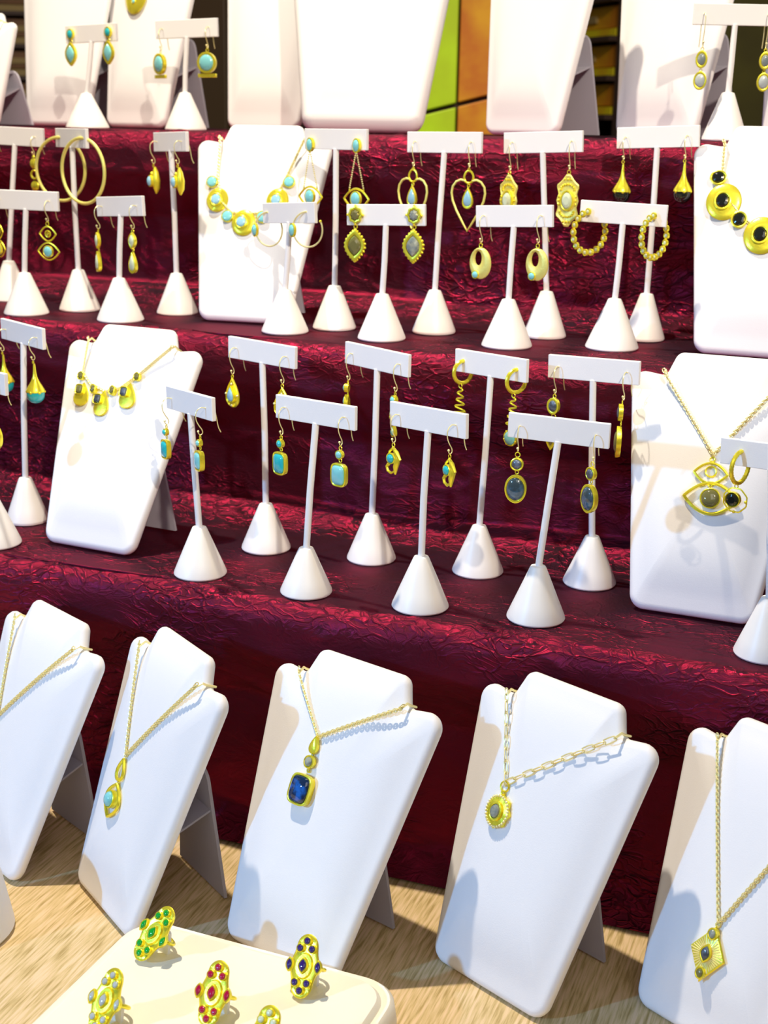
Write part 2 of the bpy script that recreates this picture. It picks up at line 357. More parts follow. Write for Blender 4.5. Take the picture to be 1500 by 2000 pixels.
# ---------------------------------------------------------------- T-shaped stands
HB = .0214
STANDS = [
('A0','A',(-.8180,1.0631),.0262,.0475,(-.8230,1.0613,.1687),-17.0,-.8),
('A1','A',(-.8361,1.1439),.0225,.0475,(-.8298,1.1463,.2005),-26.6,-.4),
('A2','A',(-.5840,1.0627),.0252,.0467,(-.5892,1.0607,.1649),-33.0,2.2),
('A3','A',(-.4705,1.0550),.0240,.0430,(-.4625,1.0581,.1683),-13.8,0),
('A4','A',(-.3615,1.0603),.0256,.0475,(-.3586,1.0614,.1705),-23.2,1.5),
('A5','A',(-.2586,1.0730),.0256,.0485,(-.2480,1.0769,.1686),-2.0,-.9),
('A6','A',(-.5610,1.1588),.0249,.0469,(-.5629,1.1580,.1992),-17.1,-.8),
('A7','A',(-.4510,1.1694),.0243,.0464,(-.4481,1.1705,.1994),-25.8,-1.0),
('A8','A',(-.3425,1.1738),.0247,.0469,(-.3374,1.1757,.2011),-25.5,.9),
('A9','A',(-.2353,1.1843),.0250,.0466,(-.2429,1.1814,.2037),-10.2,1.5),
('A10','A',(-.0635,1.0658),.0250,.0500,(-.0721,1.0626,.1668),-20.0,2.4),
('B0','B',(-1.0236,1.3940),.0250,.0480,(-1.0085,1.3997,.1960),-4.0,-1.4),
('B1','B',(-.9326,1.2980),.0255,.0473,(-.9269,1.3000,.1281),.2,-.2),
('B2','B',(-.8975,1.3548),.0240,.0473,(-.8977,1.3547,.1961),-34.0,.3),
('B3','B',(-.8092,1.3013),.0263,.0477,(-.8049,1.3029,.1256),-24.0,3.5),
('B4','B',(-.7814,1.3814),.0241,.0467,(-.7835,1.3806,.1941),-36.0,1.5),
('B5','B',(-.6074,1.3064),.0255,.0457,(-.6026,1.3082,.1258),-26.9,3.6),
('B6','B',(-.5704,1.3556),.0240,.0470,(-.5698,1.3559,.2010),-18.8,.4),
('B7','B',(-.4964,1.3080),.0254,.0476,(-.4938,1.3090,.1278),-3.0,2.0),
('B8','B',(-.4618,1.3774),.0238,.0460,(-.4561,1.3796,.1999),-9.4,.7),
('B9','B',(-.3634,1.3206),.0260,.0485,(-.3612,1.3214,.1309),-14.7,3.0),
('B10','B',(-.3443,1.4031),.0230,.0488,(-.3549,1.3991,.2019),-8.5,2.3),
('B11','B',(-.2620,1.3583),.0272,.0510,(-.2591,1.3594,.1354),-2.0,-1.4),
('B12','B',(-.2426,1.4332),.0220,.0490,(-.2426,1.4333,.2090),-9.3,2.5),
('C1','C',(-.9886,1.5290),.0275,.0430,(-.9790,1.5320,.1150),-12.5,1.0),
('C2','C',(-.8460,1.5290),.0257,.0450,(-.8420,1.5303,.1195),-3,1.2),
('C3','C',(-.1873,1.5290),.0243,.0500,(-.1863,1.5293,.1280),16,-.6)]
LEV = {'A': ZA, 'B': ZB, 'C': Zc, 'T': ZT}
ROW = {'A': 'lowest step', 'B': 'middle step', 'C': 'top step'}
SM = {}
SHORT = {'A0': 'large aqua oval drops at the left edge', 'A1': 'gold tulips with teal tips', 'A2': 'slim turquoise drops beside the dark-stone necklace bust', 'A3': 'big turquoise cushion drops',
 'A4': 'small gold hooked-eye charms', 'A5': 'dark grey oval drops', 'A6': 'gold teardrops with aqua centres', 'A7': 'stacked aqua trefoil dangles', 'A8': 'gold squiggles on huggie hoops',
 'A9': 'slim grey ovals with pointed gold drops', 'A10': 'a black stone in a wire octagon', 'B0': 'stacked gold discs', 'B1': 'double gold eye drops', 'B2': 'two large plain gold hoops',
 'B3': 'slim pale marquise and teardrop pairs', 'B4': 'gold cups with blue cabochons', 'B5': 'thin open hoops with aqua ovals', 'B6': 'gold eyes on chain triangles', 'B7': 'ornate greenish post drops',
 'B8': 'inverted gold heart outlines', 'B9': 'gold ovals pierced by a hole', 'B10': 'pale filigree lozenges', 'B11': 'hoops of small gold bezels', 'B12': 'gold tulips with black tips',
 'C1': 'small aqua post drops', 'C2': 'round aqua discs on a gold foot', 'C3': 'pale green double drops'}
FR = {}
for key, lv, (cx, cy), r, hc, (bx, by, bz), phi, tilt in STANDS:
    z = LEV[lv]; o = thing('earring_stand', 'white T-shaped earring stand carrying %s' % SHORT[key], 'earring stand', (cx, cy, z), 0, 'white T-shaped earring stands')
    g = G(); g.lathe([(r*.97, 0), (r, .0012), (r*.985, .003)]+[(r*.985+(.0072-r*.985)*t, .003+(hc-.005)*t) for t in (.25, .5, .75, 1)]+[(.0064, hc-.0006), (.004, hc)], 36)
    # hand-made unevenness of the cone
    g.v = [(x*(1+.012*noise.noise((x*60+cx*9, y*60, zz*40))), y*(1+.012*noise.noise((x*60, y*60+cy*9, zz*40))), zz) for x, y, zz in g.v]
    g.build('base', white_gloss, o)
    top = Vector((bx-cx, by-cy, bz-HB/2)); b0 = Vector((0, 0, hc-.004)); mid = (b0+top)/2+Vector((random.uniform(-.0009, .0009), 0, 0))
    G().tube([b0, b0.lerp(mid, .5), mid, mid.lerp(top, .5), top+Vector((0, 0, .001))], .0031, 12).build('pole', white, o)
    R = Matrix.Translation((bx-cx, by-cy, bz)) @ Matrix.Rotation(math.radians(phi), 4, 'Z') @ Matrix.Rotation(math.radians(-tilt), 4, 'Y')
    g = G(); g.box((-.044, -.0021, -HB/2), (.044, .0021, HB/2), R); g.build('crossbar', white, o, False, .0006)
    FR[key] = Matrix.Translation((cx, cy, z)) @ R

# ---------------------------------------------------------------- earrings (millimetres, origin = hole in the bar)
def link(p, M, z, r=1.6): ringlink(p, M, 0, z, r)
def E_tulip(p, s, tip='teal'):
    M = hook(p, MM, 22, 9); link(p, M, -1.5, 1.4)
    lathe_part(p, M, 'bell', [(.9, -3), (1.2, -5), (1.5, -10), (2.3, -16), (4.2, -21), (7.2, -26), (9.2, -29.5), (9.6, -31.5), (9.0, -32), (6, -30), (1, -29)], gold, y=0, seg=20)
    # petal rim
    g = G()
    for k in range(6):
        a = k*PI/3; g.ball((8.2*math.cos(a), 8.2*math.sin(a), -31.6), 1.9, M, 8)
    g.build('petal_rim', gold, p)
    lathe_part(p, M, 'tip', [(8.6, -30), (9.2, -33.5), (9.0, -36.5), (7.8, -39.8), (5.2, -42.4), (2.4, -43.6), (.2, -44)], STONES[tip], seg=20)
def E_tulipb(p, s): E_tulip(p, s, 'black')
def E_cushion(p, s, big=1.0, st='aqua', stt='teal', w=15, h=21):
    M = hook(p, MM, 24, 10); link(p, M, -1.5)
    r = 8*big; cab(p, M, 0, -3-r/2, 'round', r, r, 'teal' if s < 0 else 'aqua', 3.5, .8, 2)
    link(p, M, -4.4-r)
    cab(p, M, 0, -6.6-r-h*big/2, 'cushion', w*big, h*big, stt if s < 0 else st, 4.5, 1.3, 2.2)
def E_A0(p, s): 
    M = hook(p, MM, 24, 10); link(p, M, -1.5); cab(p, M, 0, -7.5, 'round', 8, 8, 'aqua'); link(p, M, -13)
    cab(p, M, 0, -27, 'oval', 19, 25, 'aqua', 4.5, 1.4, 2.2)
def E_A2(p, s): E_cushion(p, s, .86, 'aqua', 'teal', 16, 22)
def E_A3(p, s): E_cushion(p, s, 1.0, 'aqua', 'teal', 17, 21)
def E_eye(p, s):
    M = hook(p, MM, 24, 10); link(p, M, -1.2)
    M = M @ Matrix.Scale(1.18, 4)
    G().tube([(-5, -1, -11), (-3.5, -1.2, -6.5), (0, -1.2, -3.2), (3.5, -1.2, -6.5), (7.5, -1.2, -11.5)], 1.3, 7, False, M, [.6, 1.0, 1.3, 1.8, 1.0]).build('brow', gold, p)
    G().tube([(3, -1, -7), (4.5, -1.2, -12), (3, -1.2, -17), (2.6, -1.2, -23)], 1.4, 7, False, M, [1, 2.4, 2.2, .8]).build('tail', gold, p)
    cab(p, M, -1.2, -11.3, 'round', 8.5, 8.5, 'teal', 3, .9, 1.8)
    G().tube([(3.6, -1, -16), (1.8, -1, -20.6), (-1.8, -1, -23), (-5.2, -1, -21.4), (-6.2, -1, -18.2), (-4.6, -1, -16.6)], 1.0, 7, False, M, [.8, .9, 1, 1.1, 1.2, 1.5]).build('curl', gold, p)
def E_A5(p, s):
    M = hook(p, MM, 21, 8); link(p, M, -2, 2.1); cab(p, M, 0, -10, 'round', 11.5, 11.5, 'grey', 3.6, 1.5, 2); link(p, M, -17.3, 1.5)
    cab(p, M, 0, -31.5, 'oval', 19, 25, 'dark', 4.4, 1.7, 2.8)
def E_tear(p, s):
    M = hook(p, MM, 25, 10); link(p, M, -1.5)
    ol = outl('tear', 22, 30); G().rings([zcyl(ol, 0, .96, 0, -17.5), zcyl(ol, -1.6, 1, 0, -17.5), zcyl(ol, -2.4, .93, 0, -17.5), zcyl(ol, -1.2, .86, 0, -17.5)], M).build('plate', gold, p)
    cab(p, M, 0, -19, 'tear', 11.5, 17, 'sky', 4.2, .9, 1.8)
    g = G(); [g.ball((9*math.sin(a), -2.4, -19.5+10.6*math.cos(a)), 1.2, M, 8) for a in (PI/2, PI, -PI/2, 0)]; g.build('granules', gold_pale, p)
def E_A7(p, s):
    M = hook(p, MM, 25, 8); link(p, M, -1.5); cab(p, M, 0, -7, 'round', 8.5, 8.5, 'aqua', 4, .9, 2); link(p, M, -12.6, 1.3)
    cab(p, M, 0, -19.5, 'tear', 11, 12, 'aqua', 4, 1.6, 1.8); g = G(); [g.ball((x, -2, z), 2.1, M, 8) for x, z in ((-5.2, -24.5), (5.2, -24.5), (0, -27))]; g.build('trefoil', gold, p)
    link(p, M, -30.5, 1.4); cab(p, M, 0, -37, 'tear', 7, 11, 'aqua', 3.5, .9, 1.6)
def E_squig(p, s):
    hoop(p, MM, 10.5, 1.9, 12, -10.2, 'huggie_hoop', gold, n=28); M = MM @ Matrix.Translation((0, -2, -22)); link(p, M, -1.2, 2)
    pts = [(0, -3.2)]; z = -5; w_ = 3.0
    P = []
    for k in range(49):
        t = k/48; a = 2.4+t*6.2; P.append((a*math.sin(t*PI*9), -1, -3-t*30))
    G().tube(P, .95, 6, False, M).build('squiggle', gold, p)
    cab(p, M, 0, -40.5, 'round', 15, 15, 'aqua', 4, 1.1, 2); g = G(); [g.ball((7*math.sin(a), -3.6, -40.5+7*math.cos(a)), 1.1, M, 8) for a in (1.9, 2.6, 3.7, 4.4, .6, 5.6)]; g.build('claws', gold, p)
def E_A9(p, s):
    M = hook(p, MM, 24, 9); link(p, M, -1.5); cab(p, M, 0, -10.5, 'oval', 12.5, 15.5, 'grey', 3.8, 1.9, 1.6); link(p, M, -20.5, 2.2)
    cab(p, M, 0, -37.5, 'marq', 13, 29, 'olive', 4.2, 2.0, 2.4)
def E_octo(p, s):
    hoop(p, MM, 13, 1.7, 8, -11.5, 'ridged_hoop', gold, ridged=True, n=60); M = MM @ Matrix.Translation((0, -3, -26)); link(p, M, -.5, 1.5)
    frame(p, M, fro('octo', 20, 20, 0, -12), .65, 'wire_octagon'); cab(p, M, -1.5, -11.5, 'round', 13, 13, 'black', 4, .9, 1.2, facet=True); g = G(); [g.ball((x, -2, z), 1.3, M, 8) for x, z in ((9.2, -12), (0, -21.6))]; g.build('granules', gold, p)
def E_discs(p, s):
    M = hook(p, MM, 20, 8); link(p, M, -1.5, 1.5)
    z = -3
    for k, t in enumerate('drdd'):
        if t == 'd': G().lathe([(.3, -2.4), (5, -1.9), (6.2, -.6), (6.0, 0)], 18, M @ Matrix.Translation((0, 0, z-6.2)) @ Matrix.Rotation(PI/2, 4, 'X') @ Matrix.Scale(-1, 4, Vector((0, 0, 1)))).build('disc', gold, p)
        else: ringlink(p, M, 0, z-6, 4.8, 1.3, name='open_disc')
        z -= 13
def eye(p, M, z, w, h, st=None, r=0):
    frame(p, M, fro('eye', w, h, 0, z), .9)
    if st: cab(p, M, 0, z, 'oval', r, r*1.05, st, 3, 1., 2)
    else: ringlink(p, M, 0, z, w*.16, .8, name='iris'); ringlink(p, M, 0, z, w*.06, .6, name='pupil')
def E_eyes(p, s):
    M = hook(p, MM, 22, 9); link(p, M, -1.5, 2); eye(p, M, -12.5, 22, 16); link(p, M, -21.6, 1.4); eye(p, M, -32, 29, 19, 'aqua', 13)
def E_hoop(p, s):
    hoop(p, MM, 36, 1.9, 72 if s > 0 else 62, -35.5, 'hoop', gold_matte, n=72)
def E_B3(p, s):
    M = hook(p, MM, 24, 10); link(p, M, -1.5, 1.8); cab(p, M, 0, -12, 'marq', 11, 18, 'pale', 3.6, 1.4, 1.6); link(p, M, -22.4, 1.3); cab(p, M, 0, -35.5, 'tear', 12, 23, 'pale', 4, 1.6, 1.6)
def E_cup(p, s):
    M = hook(p, MM, 24, 9); link(p, M, -1.5, 2)
    M2 = M @ Matrix.Translation((2, 0, 0)); G().tube([(0, 0, -3), (.6, .2, -9), (1.6, .5, -18), (1.8, .6, -27), (1.2, .4, -33)], 3, 10, False, M2, [1.2, 3.6, 4.8, 4.0, 1.0]).build('cup', gold, p)
    cab(p, M, -1, -19, 'oval', 10.5, 13.5, 'sky', 6, .8, 3); g = G(); g.ball((0, -3, -10.5), 2.3, M, 8); g.build('bead', gold, p)
def E_open(p, s):
    AN = math.radians(72); hoop(p, MM, 18, .9, 72, -17, 'open_hoop', gold_pale, -300, -4, n=44)
    a = math.radians(-95); q = 18*math.sin(a); M = MM @ Matrix.Translation((q*math.sin(AN), q*math.cos(AN), -17+18*math.cos(a)))
    cab(p, M, 0, 0, 'oval', 9.5, 14.5, 'aqua', 3, .8, 2.4, y=1); g = G(); g.ball((0, 0, 0), 1.5, MM @ Matrix.Translation((18*math.sin(math.radians(-300))*math.sin(AN), 18*math.sin(math.radians(-300))*math.cos(AN), -8)), 8); g.build('end_bead', gold, p)
def chain_between(g, a, b, M, n):
    a, b = Vector(a), Vector(b)
    for k in range(n): g.ball(a.lerp(b, (k+.5)/n), (b-a).length/n*.42, M, 6)
def E_chain_eye(p, s):
    cab(p, MM, 0, -6, 'oval', 10, 15, 'aqua', 4, .9, 2); G().tube([(0, -1, 0), (0, 4, 0), (0, 7, 0)], .5, 6, False, MM).build('post', gold_pale, p)
    g = G(); chain_between(g, (-.5, -3, -13), (-10, -2, -50), MM, 17); chain_between(g, (.5, -3, -13), (10, -2, -50), MM, 17); g.build('chains', gold_pale, p)
    M = MM @ Matrix.Translation((0, -1, -50)); G().tube([(-10, -1, 0), (-10, -1, -3.4)], .8, 6, False, M).build('hanger', gold, p); G().tube([(10, -1, 0), (10, -1, -3.4)], .8, 6, False, M).build('hanger', gold, p)
    frame(p, M, fro('eye', 35, 21, 0, -10.5), 1.15); cab(p, M, 0, -10.5, 'oval', 14.5, 16.5, 'aqua', 3.2, 1.1, 2.4)
def E_B7(p, s):
    G().tube([(0, -1, 0), (0, 4, 0), (0, 7, 0)], .5, 6, False, MM).build('post', gold_pale, p)
    cab(p, MM, 0, 0, 'scallop', 15, 17, 'olive' if s < 0 else 'lab', 3.5, 2.4, 1.8, facet=True); g = G(); [g.ball((8.6*math.sin(a), -2.4, 9.4*math.cos(a)), 1.3, MM, 8) for a in (0, PI/2, PI, -PI/2)]; g.build('claws', gold, p)
    ringlink(p, MM, 0, -12, 1.8, .6); cab(p, MM, 0, -31, 'marq', 22, 32, 'olive' if s < 0 else 'lab', 4.5, 3.2, 2.2, facet=True)
    g = G(); ol = outl('marq', 22.5, 32.5, 26); [g.ball((x, -2.4, -31+z), 1.45, MM, 8) for x, z in ol]; g.build('beaded_frame', gold, p)
def E_heart(p, s):
    M = hook(p, MM, 25, 8); link(p, M, -1.2, 1.3)
    frame(p, M, [(5.2*math.sin(t*PI/9)*(1-.12*math.cos(t*PI/9)), -1, -8.6+6.3*math.cos(t*PI/9)) for t in range(18)], 1.15, 'top_ring')
    P = [(-4.2, -12.4), (-9, -11.6), (-14, -13.6), (-17.8, -18.5), (-19, -25), (-17.5, -33), (-13, -43), (-7, -53), (0, -64)]
    pts = [(x, -1, z) for x, z in P]+[(-x, -1, z) for x, z in P[-2::-1]]
    G().tube(pts, 1.25, 7, False, M).build('heart_frame', gold_matte, p)
    ringlink(p, M, 0, -17.5, 1.4, .6); cab(p, M, 0, -30, 'tear', 12.5, 22, 'sky', 3.4, 1.5, 1.6)
def E_pierced(p, s):
    M = hook(p, MM, 26, 9); link(p, M, -1.8, 2)
    o = outl('oval', 26, 32, 32); i_ = [(-2.5+4.4*math.sin(2*PI*k/32), 5+7.2*math.cos(2*PI*k/32)) for k in range(32)]
    g = G(); mix = lambda q, y: [((1-q)*a[0]+q*b[0], y, -20+(1-q)*a[1]+q*b[1]) for a, b in zip(o, i_)]
    g.rings([mix(0, 0), mix(.03, -1.6), mix(.35, -3.2), mix(.7, -3), mix(.97, -1.6), mix(1, 0), mix(0, 0)], M, False, False); g.build('pierced_disc', gold_matte, p)
    cab(p, M, -4, -31.5, 'round', 8.5, 8.5, 'aqua', 4, .8, 1.8)
def E_fili(p, s):
    M = hook(p, MM, 28, 8); link(p, M, -1.5, 1.8)
    ol = outl('lozenge', 24, 53, 48); G().rings([zcyl(ol, 0, .97, 0, -30), zcyl(ol, -1.6, 1, 0, -30), zcyl(ol, -2.4, .94, 0, -30), zcyl(ol, -1.4, .84, 0, -30)], M).build('plate', gold_matte, p)
    cab(p, M, 0, -30, 'oval', 14, 21, 'pale', 4.4, 1.2, 2, facet=True)
    g = G()
    for sz in (1, -1):
        for q in range(9):
            a = PI*q/8; g.ball((7.2*math.cos(a), -2.4, -30+sz*(11+5.5*math.sin(a))), 1.25, M, 6)
        for x in (-3.4, 0, 3.4): g.ball((x, -2.2, -30+sz*21.4), 1.2, M, 6)
    for x in (-9.2, 9.2):
        for z in (-26, -30, -34): g.ball((x, -2, z), 1.3, M, 6)
    g.build('scrollwork', gold, p)
def E_bezels(p, s):
    R0, ang = 20.5, (38 if s < 0 else 22); ca, sa = math.cos(math.radians(ang)), math.sin(math.radians(ang))
    for k in range(17):
        t = math.radians(-8-k*20.2); q = R0*math.sin(t); c = Vector((q*sa, q*ca, -R0+R0*math.cos(t)))
        M = MM @ Matrix.Translation(c); st = 'pale'
        cab(p, M @ Matrix.Rotation(math.radians(-38), 4, 'Z'), 0, 0, 'round', 7.2, 7.2, st, 2.4, 1.6, .5, y=1.2)
def E_C1(p, s):
    cab(p, MM, 0, 0, 'round', 12, 13, 'teal', 3.4, 1.5, 1.8); ringlink(p, MM, 0, -8.6, 1.7, .5); cab(p, MM, 0, -24, 'marq', 19, 29, 'aqua', 4, 2.6, 2)
def E_C2(p, s):
    M = hook(p, MM, 24, 10); link(p, M, -1.5, 1.8); cab(p, M, 0, -16, 'round', 25, 25, 'aqua', 5, 3, 2.6); g = G(); g.box((-12.5, -3.4, -33), (12.5, -.4, -28.6), M); g.build('foot_bar', gold, p, True, .0006)
def E_C3(p, s):
    M = hook(p, MM, 33, 8); link(p, M, -1.5, 1.5); cab(p, M, 0, -12, 'oval', 12.5, 18, 'lab', 3.5, 2, 1.6); link(p, M, -22.8, 1.3); cab(p, M, 0, -33.5, 'oval', 14, 19, 'clear', 4, 1.8, 2)
EAR = {'A0': (E_A0, 'aqua oval drop earring', 'R'), 'A1': (E_tulip, 'gold tulip earring with a teal tip', 'LR'), 'A2': (E_A2, 'slim turquoise drop earring beside the dark-stone bust', 'LR'), 'A3': (E_A3, 'large turquoise cushion drop earring', 'LR'),
 'A4': (E_eye, 'small gold hooked-eye earring', 'LR'), 'A5': (E_A5, 'dark grey oval drop earring', 'LR'), 'A6': (E_tear, 'gold teardrop earring with aqua centre', 'LR'), 'A7': (E_A7, 'stacked aqua trefoil earring', 'LR'),
 'A8': (E_squig, 'gold squiggle earring on huggie hoop', 'LR'), 'A9': (E_A9, 'grey oval earring with pointed gold drop', 'LR'), 'A10': (E_octo, 'ridged hoop earring with black stone in wire octagon', 'L'),
 'B0': (E_discs, 'stacked gold disc earring', 'LR'), 'B1': (E_eyes, 'double gold eye earring', 'LR'), 'B2': (E_hoop, 'large plain gold hoop earring', 'LR'), 'B3': (E_B3, 'pale marquise and teardrop earring', 'LR'),
 'B4': (E_cup, 'gold cup earring with blue cabochon', 'LR'), 'B5': (E_open, 'thin open hoop earring with aqua oval', 'LR'), 'B6': (E_chain_eye, 'gold eye earring hung on chain triangle', 'LR'), 'B7': (E_B7, 'ornate greenish-stone post earring', 'LR'),
 'B8': (E_heart, 'inverted gold heart outline earring', 'LR'), 'B9': (E_pierced, 'pierced gold oval earring with aqua dot', 'LR'), 'B10': (E_fili, 'pale filigree lozenge earring', 'LR'), 'B11': (E_bezels, 'hoop earring of small gold bezels', 'LR'),
 'B12': (E_tulipb, 'gold tulip earring with a black tip', 'LR'), 'C1': (E_C1, 'small aqua post drop earring', 'LR'), 'C2': (E_C2, 'round aqua disc earring on gold foot', 'LR'), 'C3': (E_C3, 'pale green double drop earring', 'LR')}
TURN = {'A5R': -38, 'A9R': -62, 'A9L': -5, 'A4R': -10, 'A7L': -58, 'A7R': -12, 'A6L': -12, 'A3L': -16, 'A3R': -8, 'B7L': -30, 'B3L': -14, 'B10L': -14, 'C2L': -28, 'B6L': -18, 'B8L': -8, 'B1L': -30, 'C3L': -15}
for key, (fn, desc, ends) in EAR.items():
    for e in ends:
        s = -1 if e == 'L' else 1; YAW = TURN.get(key+e, 0)
        M = FR[key] @ Matrix.Translation((s*.033 if key != 'A10' else -.0255, -.0022, 0)); loc = M.translation
        ang = math.radians([a for a in STANDS if a[0] == key][0][6])
        lab = '%s, on the %s end of its stand' % (desc, 'left' if s < 0 else 'right')
        if len(ends) == 1: lab = desc+' on a stand at the %s edge' % ('left' if key == 'A0' else 'right')
        t = thing('earring', lab, 'earring', loc, ang+math.radians(random.uniform(-5, 5)), 'pair: '+desc)
        fn(t, s)

# ---------------------------------------------------------------- necklace busts
TH = .0062          # half thickness of a bust board
def bust_outline(s):
    h = [(.329, 0, .085), (.507, 1.31, .12), (.312, 1.283, .035), (.262, 1.418, .055)]
    return [(x*s, z*s) for x, z in fillet([(x, z, r) for x, z, r in h]+[(-x, z, r) for x, z, r in reversed(h)], 8)]
def surf(u, v, s): return (.017 if s > .2 else TH)+.010*(1-(u/(.5*s))**2)*min(1, max(0, v/s/.25))*(1 if True else 0)
BUST = {
'F1': ('T', (-.7274, .9020), -26.1, 22.2, .1714), 'F2': ('T', (-.5827, .8738), -34.5, 20.4, .1757), 'F3': ('T', (-.4100, .8609), -18.5, 25.4, .1812),
'F4': ('T', (-.2396, .8925), -25.3, 22.2, .1785), 'F5': ('T', (-.0746, .8960), -27.9, 23.0, .1712),
'Ab1': ('A', (-.7202, 1.0820), -4.7, 26.0, .1638), 'Ab2': ('A', (-.1322, 1.1272), -2.1, 21.2, .1654),
'Bb1': ('B', (-.6756, 1.3434), 6.7, 22.5, .162), 'Bb2': ('B', (-.1243, 1.3582), -1.6, 21.0, .166),
'C1': ('C', (-1.1084, 1.6400), -11, 10, .1732), 'C2': ('C', (-.9714, 1.6200), -16.3, 11.9, .1686), 'C3': ('C', (-.8040, 1.6650), -9.2, 12, .1745),
'C4': ('C', (-.6216, 1.5600), 13.2, 22.1, .2220), 'C5': ('C', (-.4323, 1.6000), -25, 9, .1688), 'C6': ('C', (-.2775, 1.6200), -27.7, 8, .1728), 'C7': ('C', (-.1121, 1.6000), -37.8, 6, .1741),
'C0': ('C', (-1.172, 1.5500), -6, 12, .103)}
BL = {'F1': 'white necklace bust on the beige table at the left edge', 'F2': 'white necklace bust on the beige table behind the green-stone ring', 'F3': 'white necklace bust with the blue cushion pendant, on the table',
 'F4': 'white necklace bust wearing the paperclip chain', 'F5': 'white necklace bust on the beige table at the right edge', 'Ab1': 'white necklace bust on the lowest step wearing dark-stone teardrops',
 'Ab2': 'white necklace bust on the lowest step wearing the double-eye pendant', 'Bb1': 'white necklace bust on the middle step wearing aqua and gold discs', 'Bb2': 'white necklace bust on the middle step wearing black stones',
 'C0': 'small white bust on the top step cut by the left edge', 'C1': 'white bust on the top step behind the small aqua post earrings', 'C2': 'white bust on the top step with a gold oval pendant', 'C3': 'bare white bust just left of the big one on the top step',
 'C4': 'biggest bare white bust in the middle of the top step', 'C5': 'bare white bust on the top step right of the lime green panel', 'C6': 'bare white bust on the top step left of the pale green drop earrings', 'C7': 'white bust on the top step cut by the right edge'}
BM = {}
for key, (lv, (bx, by), psi, tau, s) in BUST.items():
    z0 = LEV[lv]+.0012; t = math.radians(tau)
    o = thing('necklace_bust', BL[key], 'necklace bust', (bx, by, z0), math.radians(psi), 'white necklace busts')
    L = Matrix(((1, 0, 0, 0), (0, math.cos(t), math.sin(t), 0), (0, -math.sin(t), math.cos(t), 0), (0, 0, 0, 1)))   # board frame: x across, -y outward, z up the board
    BM[key] = (L, s, o); TH = .017 if s > .2 else .0062
    ol = bust_outline(s); cx, cz = 0, .70*s; g = G(); n = len(ol)
    nr = []
    for i in range(n):
        a = Vector(ol[i-1]); b = Vector(ol[(i+1) % n]); d = (b-a).normalized(); nr.append((d.y, -d.x))
    rs = []
    for q in (180, 150, 120, 90, 65, 40, 20):      # rolled edge from the back to the front
        a = math.radians(q); ins = TH*(1-math.sin(a))
        rs.append([(x-nx*ins, -TH*math.cos(a)*-1*-1, z-nz*ins) for (x, z), (nx, nz) in zip(ol, nr)])
    base = [(x-nx*TH, z-nz*TH) for (x, z), (nx, nz) in zip(ol, nr)]
    for f in (1, .93, .85, .75, .6, .45, .3, .15, .03):
        rs.append([(cx+(x-cx)*f, -(TH+(surf(cx+(x-cx)*f, cz+(z-cz)*f, s)-TH)*(1-f**6)), cz+(z-cz)*f) for x, z in base])
    back = [[(x, TH, z) for x, z in base]]
    g.rings(back+rs, L, True, True); g.build('board', white, o)
    # easel flap of grey card with its hinge and brace
    k_ = s/.175; fy = .094*k_ if s < .2 else .15; hz = .122*k_; by_ = lambda z: z*math.tan(t)+TH/math.cos(t)
    fy = max(fy, by_(hz)+.012); H = Vector((0, fy-.007, hz)); Fo = Vector((0, fy, .0012)); dn = (Fo-H).normalized()
    g = G(); q = fillet([(-.027, 0, .014), (.027, 0, .014), (.044, (Fo-H).length, 0), (-.044, (Fo-H).length, 0)], 6)
    pl = lambda off: [tuple(H+Vector((x, 0, 0))+dn*zz+Vector((0, off, 0))) for x, zz in q]
    g.rings([pl(0), pl(.003)], None); g.build('easel_flap', card, o, False)
    def sheet(nm, w0, a, b, th=.002):
        g = G(); g.add([(-w0, a[0], a[1]), (w0, a[0], a[1]), (w0, b[0], b[1]), (-w0, b[0], b[1]), (-w0, a[0], a[1]+th), (w0, a[0], a[1]+th), (w0, b[0], b[1]+th), (-w0, b[0], b[1]+th)], [(3,2,1,0),(4,5,6,7),(0,1,5,4),(1,2,6,5),(2,3,7,6),(3,0,4,7)]); g.build(nm, card, o, False)
    sheet('brace', .030, (by_(.058*k_), .058*k_), (fy-.004, .082*k_)); sheet('hinge_strip', .022, (by_(hz-.006), hz-.006), (H.y+.001, hz-.004))

# ---------------------------------------------------------------- necklaces
def P3(L, s, u, v, off=.0): return L @ Vector((u*s, -(surf(u*s, v*s, s)+off), v*s))
def link_mesh(length, width, wire, name='chain_link', seg=10):
    pts = []; n = seg
    for k in range(n):
        a = 2*PI*k/n; c, s_ = math.cos(a), math.sin(a); ex = (length-width)/2
        pts.append((math.copysign(ex, c) + width/2*c, width/2*s_, 0) if abs(c) > 1e-6 else (0, width/2*s_, 0))
    return G().tube(pts, wire, 5, True)
def chain_path(L, s, pts, off=.0016):
    """(u, v) polyline on the board, sampled densely"""
    out = []
    for i in range(len(pts)-1):
        for k in range(12):
            q = k/12; out.append(P3(L, s, pts[i][0]+(pts[i+1][0]-pts[i][0])*q, pts[i][1]+(pts[i+1][1]-pts[i][1])*q, off))
    out.append(P3(L, s, *pts[-1], off)); return out
def along(path, pitch):
    acc = 0; res = []; d = pitch/2
    for a, b in zip(path, path[1:]):
        l = (b-a).length
        while d <= acc+l: res.append((a.lerp(b, (d-acc)/l), (b-a).normalized())); d += pitch
        acc += l
    return res
def place(p, T, N, twist):
    Y = N.cross(T).normalized(); Zx = T.cross(Y).normalized()
    M = Matrix.Identity(4)
    for i in range(3): M[i][0], M[i][1], M[i][2] = T[i], Y[i], Zx[i]
    M.translation = p; return M @ Matrix.Rotation(twist, 4, 'X')
